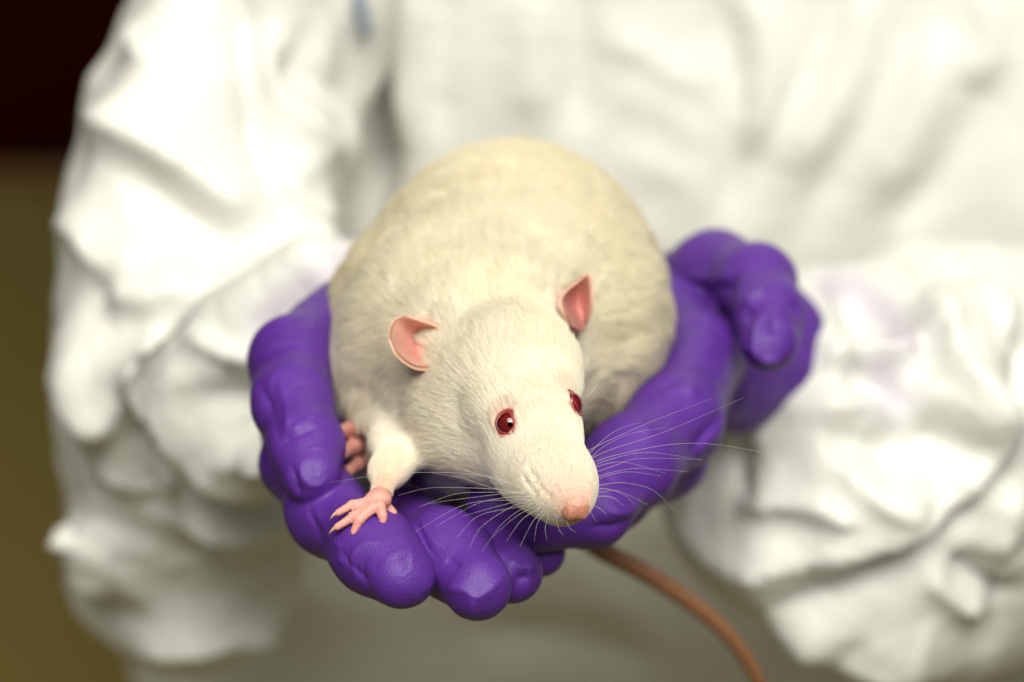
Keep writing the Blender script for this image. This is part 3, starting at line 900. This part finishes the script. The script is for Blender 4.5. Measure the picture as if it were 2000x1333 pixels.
def make_fur(count, S=5):
    tri = np.vstack([F[:, [0, 1, 2]], F[:, [0, 2, 3]]])
    A, B, C = V[tri[:, 0]], V[tri[:, 1]], V[tri[:, 2]]
    ar = .5 * np.linalg.norm(np.cross(B - A, C - A), axis=1)
    cen = (A + B + C) / 3
    nt_ = np.cross(B - A, C - A); nt_ /= np.linalg.norm(nt_, axis=1, keepdims=True) + 1e-12
    facing = -(nt_ * cen / np.linalg.norm(cen, axis=1, keepdims=True)).sum(1)
    pk = pink[tri[:, 0]]
    near = np.exp(-(cen[:, 2] - .60).clip(0) / .09)
    wgt = ar * np.where(facing > -.35, 1, .25) * (.35 + 1.6 * near) * np.clip(1 - pink_paw[tri[:, 0]] * 1.3, 0, 1)
    cdf = np.cumsum(wgt); cdf /= cdf[-1]
    ti = np.searchsorted(cdf, rng.random(count))
    r1 = np.sqrt(rng.random(count)); r2 = rng.random(count)
    P = A[ti] * (1 - r1)[:, None] + B[ti] * (r1 * (1 - r2))[:, None] + C[ti] * (r1 * r2)[:, None]
    N = grad(rat_sdf0, P, .0006)
    # not over the eyes, ears openings, nose
    keep = (np.linalg.norm(P - cL, axis=1) > ER * 1.18) & (np.linalg.norm(P - cR, axis=1) > ER * 1.15) & (np.linalg.norm(P - nose_c, axis=1) > .0020)
    for G_ in (gL[0], gR[0]):
        for q_ in G_[5::3, 4:-4:3].reshape(-1, 3): keep &= np.linalg.norm(P - q_, axis=1) > .0034
    for q_ in (march(rat_sdf, 1012, 845, .53), march(rat_sdf, 1006, 842, .53)): keep &= np.linalg.norm(P - q_, axis=1) > .0009
    for q_ in PORES: keep &= np.linalg.norm(P - q_, axis=1) > .00036
    P, N = P[keep], N[keep]; n = len(P)
    D = np.empty((n, 3)); Ln = np.empty(n)
    for i in range(0, n, 50000):
        d2 = ((P[i:i + 50000, None, :] - AP[None]) ** 2).sum(2) + 2e-6
        wv = 1 / d2 ** 2
        wv /= wv.sum(1, keepdims=True)
        D[i:i + 50000] = wv @ AD; Ln[i:i + 50000] = wv @ AL
    # wavy locks
    s1, s2 = 900, 330
    big = np.clip((Ln - .004) / .006, 0, 1)[:, None]
    D += (.10 + .16 * big) * np.stack([vnoise(P, s1, 100 + k) for k in range(3)], 1)
    D += .34 * big * np.stack([vnoise(P, s2, 110 + k) for k in range(3)], 1)
    D += rng.normal(size=(n, 3)) * .07
    D -= (D * N).sum(1, keepdims=True) * N
    D /= np.linalg.norm(D, axis=1, keepdims=True) + 1e-9
    Ln *= rng.uniform(.7, 1.25, n) * 1.1
    Ln *= 1 - .55 * np.exp(-(np.linalg.norm(P - U(757, 888, .637), axis=1) / .011) ** 2)
    lift = .10 + .12 * rng.random(n) + .07 * vnoise(P, 600, 130) + .05 * big[:, 0] * vnoise(P, 260, 131)
    lift *= 1 - .5 * np.exp(-(np.linalg.norm(P - U(752, 890, .638), axis=1) / .014) ** 2)
    gx = rng.normal(size=(n, 3)); gx -= (gx * N).sum(1, keepdims=True) * N
    pts = np.empty((n, S, 3))
    for k in range(S):
        t = k / (S - 1)
        pts[:, k] = P + D * (Ln * t * (.9 + .1 * t))[:, None] + N * (Ln * lift * (1.5 * t - .75 * t * t))[:, None] \
            + gx * (Ln * .07 * t * t)[:, None]
    # locks: strands gather towards the tip of the nearest leader
    from mathutils.kdtree import KDTree
    area_mm = 1.1
    ng = n // 16
    gi = rng.choice(n, ng, replace=False)
    kd = KDTree(ng)
    for a_, q_ in enumerate(P[gi]): kd.insert(q_, a_)
    kd.balance()
    near_ = np.array([kd.find(q_)[1] for q_ in P])
    lead = pts[gi[near_]]
    cl = (.15 + .48 * rng.random(n))[:, None, None] * (np.arange(S) / (S - 1))[None, :, None] ** 1.2
    cl = cl * np.clip(Ln / .004, .25, 1)[:, None, None]
    pts = pts * (1 - cl) + lead * cl
    # eye guard: push strands out of the eyeballs
    for c in (cL, cR):
        v = pts - c; d = np.linalg.norm(v, axis=2)
        bad = (d < ER * 1.06).any(1)
        pts = pts[~bad]; Ln = Ln[~bad]; P = P[~bad]
    n = len(pts)
    hc = bpy.data.hair_curves.new('fur')
    hc.add_curves([S] * n)
    W = to_world(pts.reshape(-1, 3))
    hc.attributes['position'].data.foreach_set('vector', W.astype(np.float32).ravel())
    rad = (.000040 + .000012 * np.clip(Ln / .012, 0, 1) + .00003 * np.clip((P[:, 2] - .64) / .05, 0, 1))[:, None] * np.array([1, 1, .9, .65, .2])[None]
    ra = hc.attributes.get('radius') or hc.attributes.new('radius', 'FLOAT', 'POINT')
    ra.data.foreach_set('value', rad.astype(np.float32).ravel())
    wa = hc.attributes.new('warm', 'FLOAT', 'CURVE')
    warm = np.clip((P[:, 2] - .60) / .12, 0, 1) * .7 + .3 * np.clip(vnoise(P, 120, 140), 0, 1)
    wa.data.foreach_set('value', warm.astype(np.float32))
    pa = hc.attributes.new('peach', 'FLOAT', 'CURVE')
    pe = .75 * np.exp(-np.linalg.norm(P - nose_c, axis=1) / .0035) + .35 * np.exp(-(np.linalg.norm(P - nose_c - np.array([0, .004, .002]), axis=1) / .006) ** 2)
    pe += .5 * np.exp(-((np.linalg.norm(P - U(748, 945, .618), axis=1)) / .006) ** 2)
    pe += .35 * np.exp(-((np.linalg.norm(P - cL, axis=1) - ER) / .0012) ** 2) + .3 * np.exp(-((np.linalg.norm(P - cR, axis=1) - ER) / .0012) ** 2)
    pa.data.foreach_set('value', np.clip(pe, 0, .9).astype(np.float32))
    hc.materials.append(M_FUR)
    o = bpy.data.objects.new('fur', hc); COL.objects.link(o)
    adopt(o, rat, np.zeros(3)); o['kind'] = 'stuff'
    return o
import os
make_fur(int(os.environ.get('FURN', '420000')))

# small blue-grey mark where sleeve and chest meet, built as a thin strip
P0 = [march(lambda p: np.minimum(sd_torso(p), sd_sleeve_l(p)), x, y, .6) for x, y in ((700, -20), (709, 25), (718, 74))]
P0 = densify([q - np.array([0, 0, .0045]) for q in P0], 6)
V_, F_ = tube(P0, np.r_[.001, np.full(len(P0) - 2, .0022), .001], 8)
new_mesh('blue_mark', V_, F_, M_MARK, coverall)
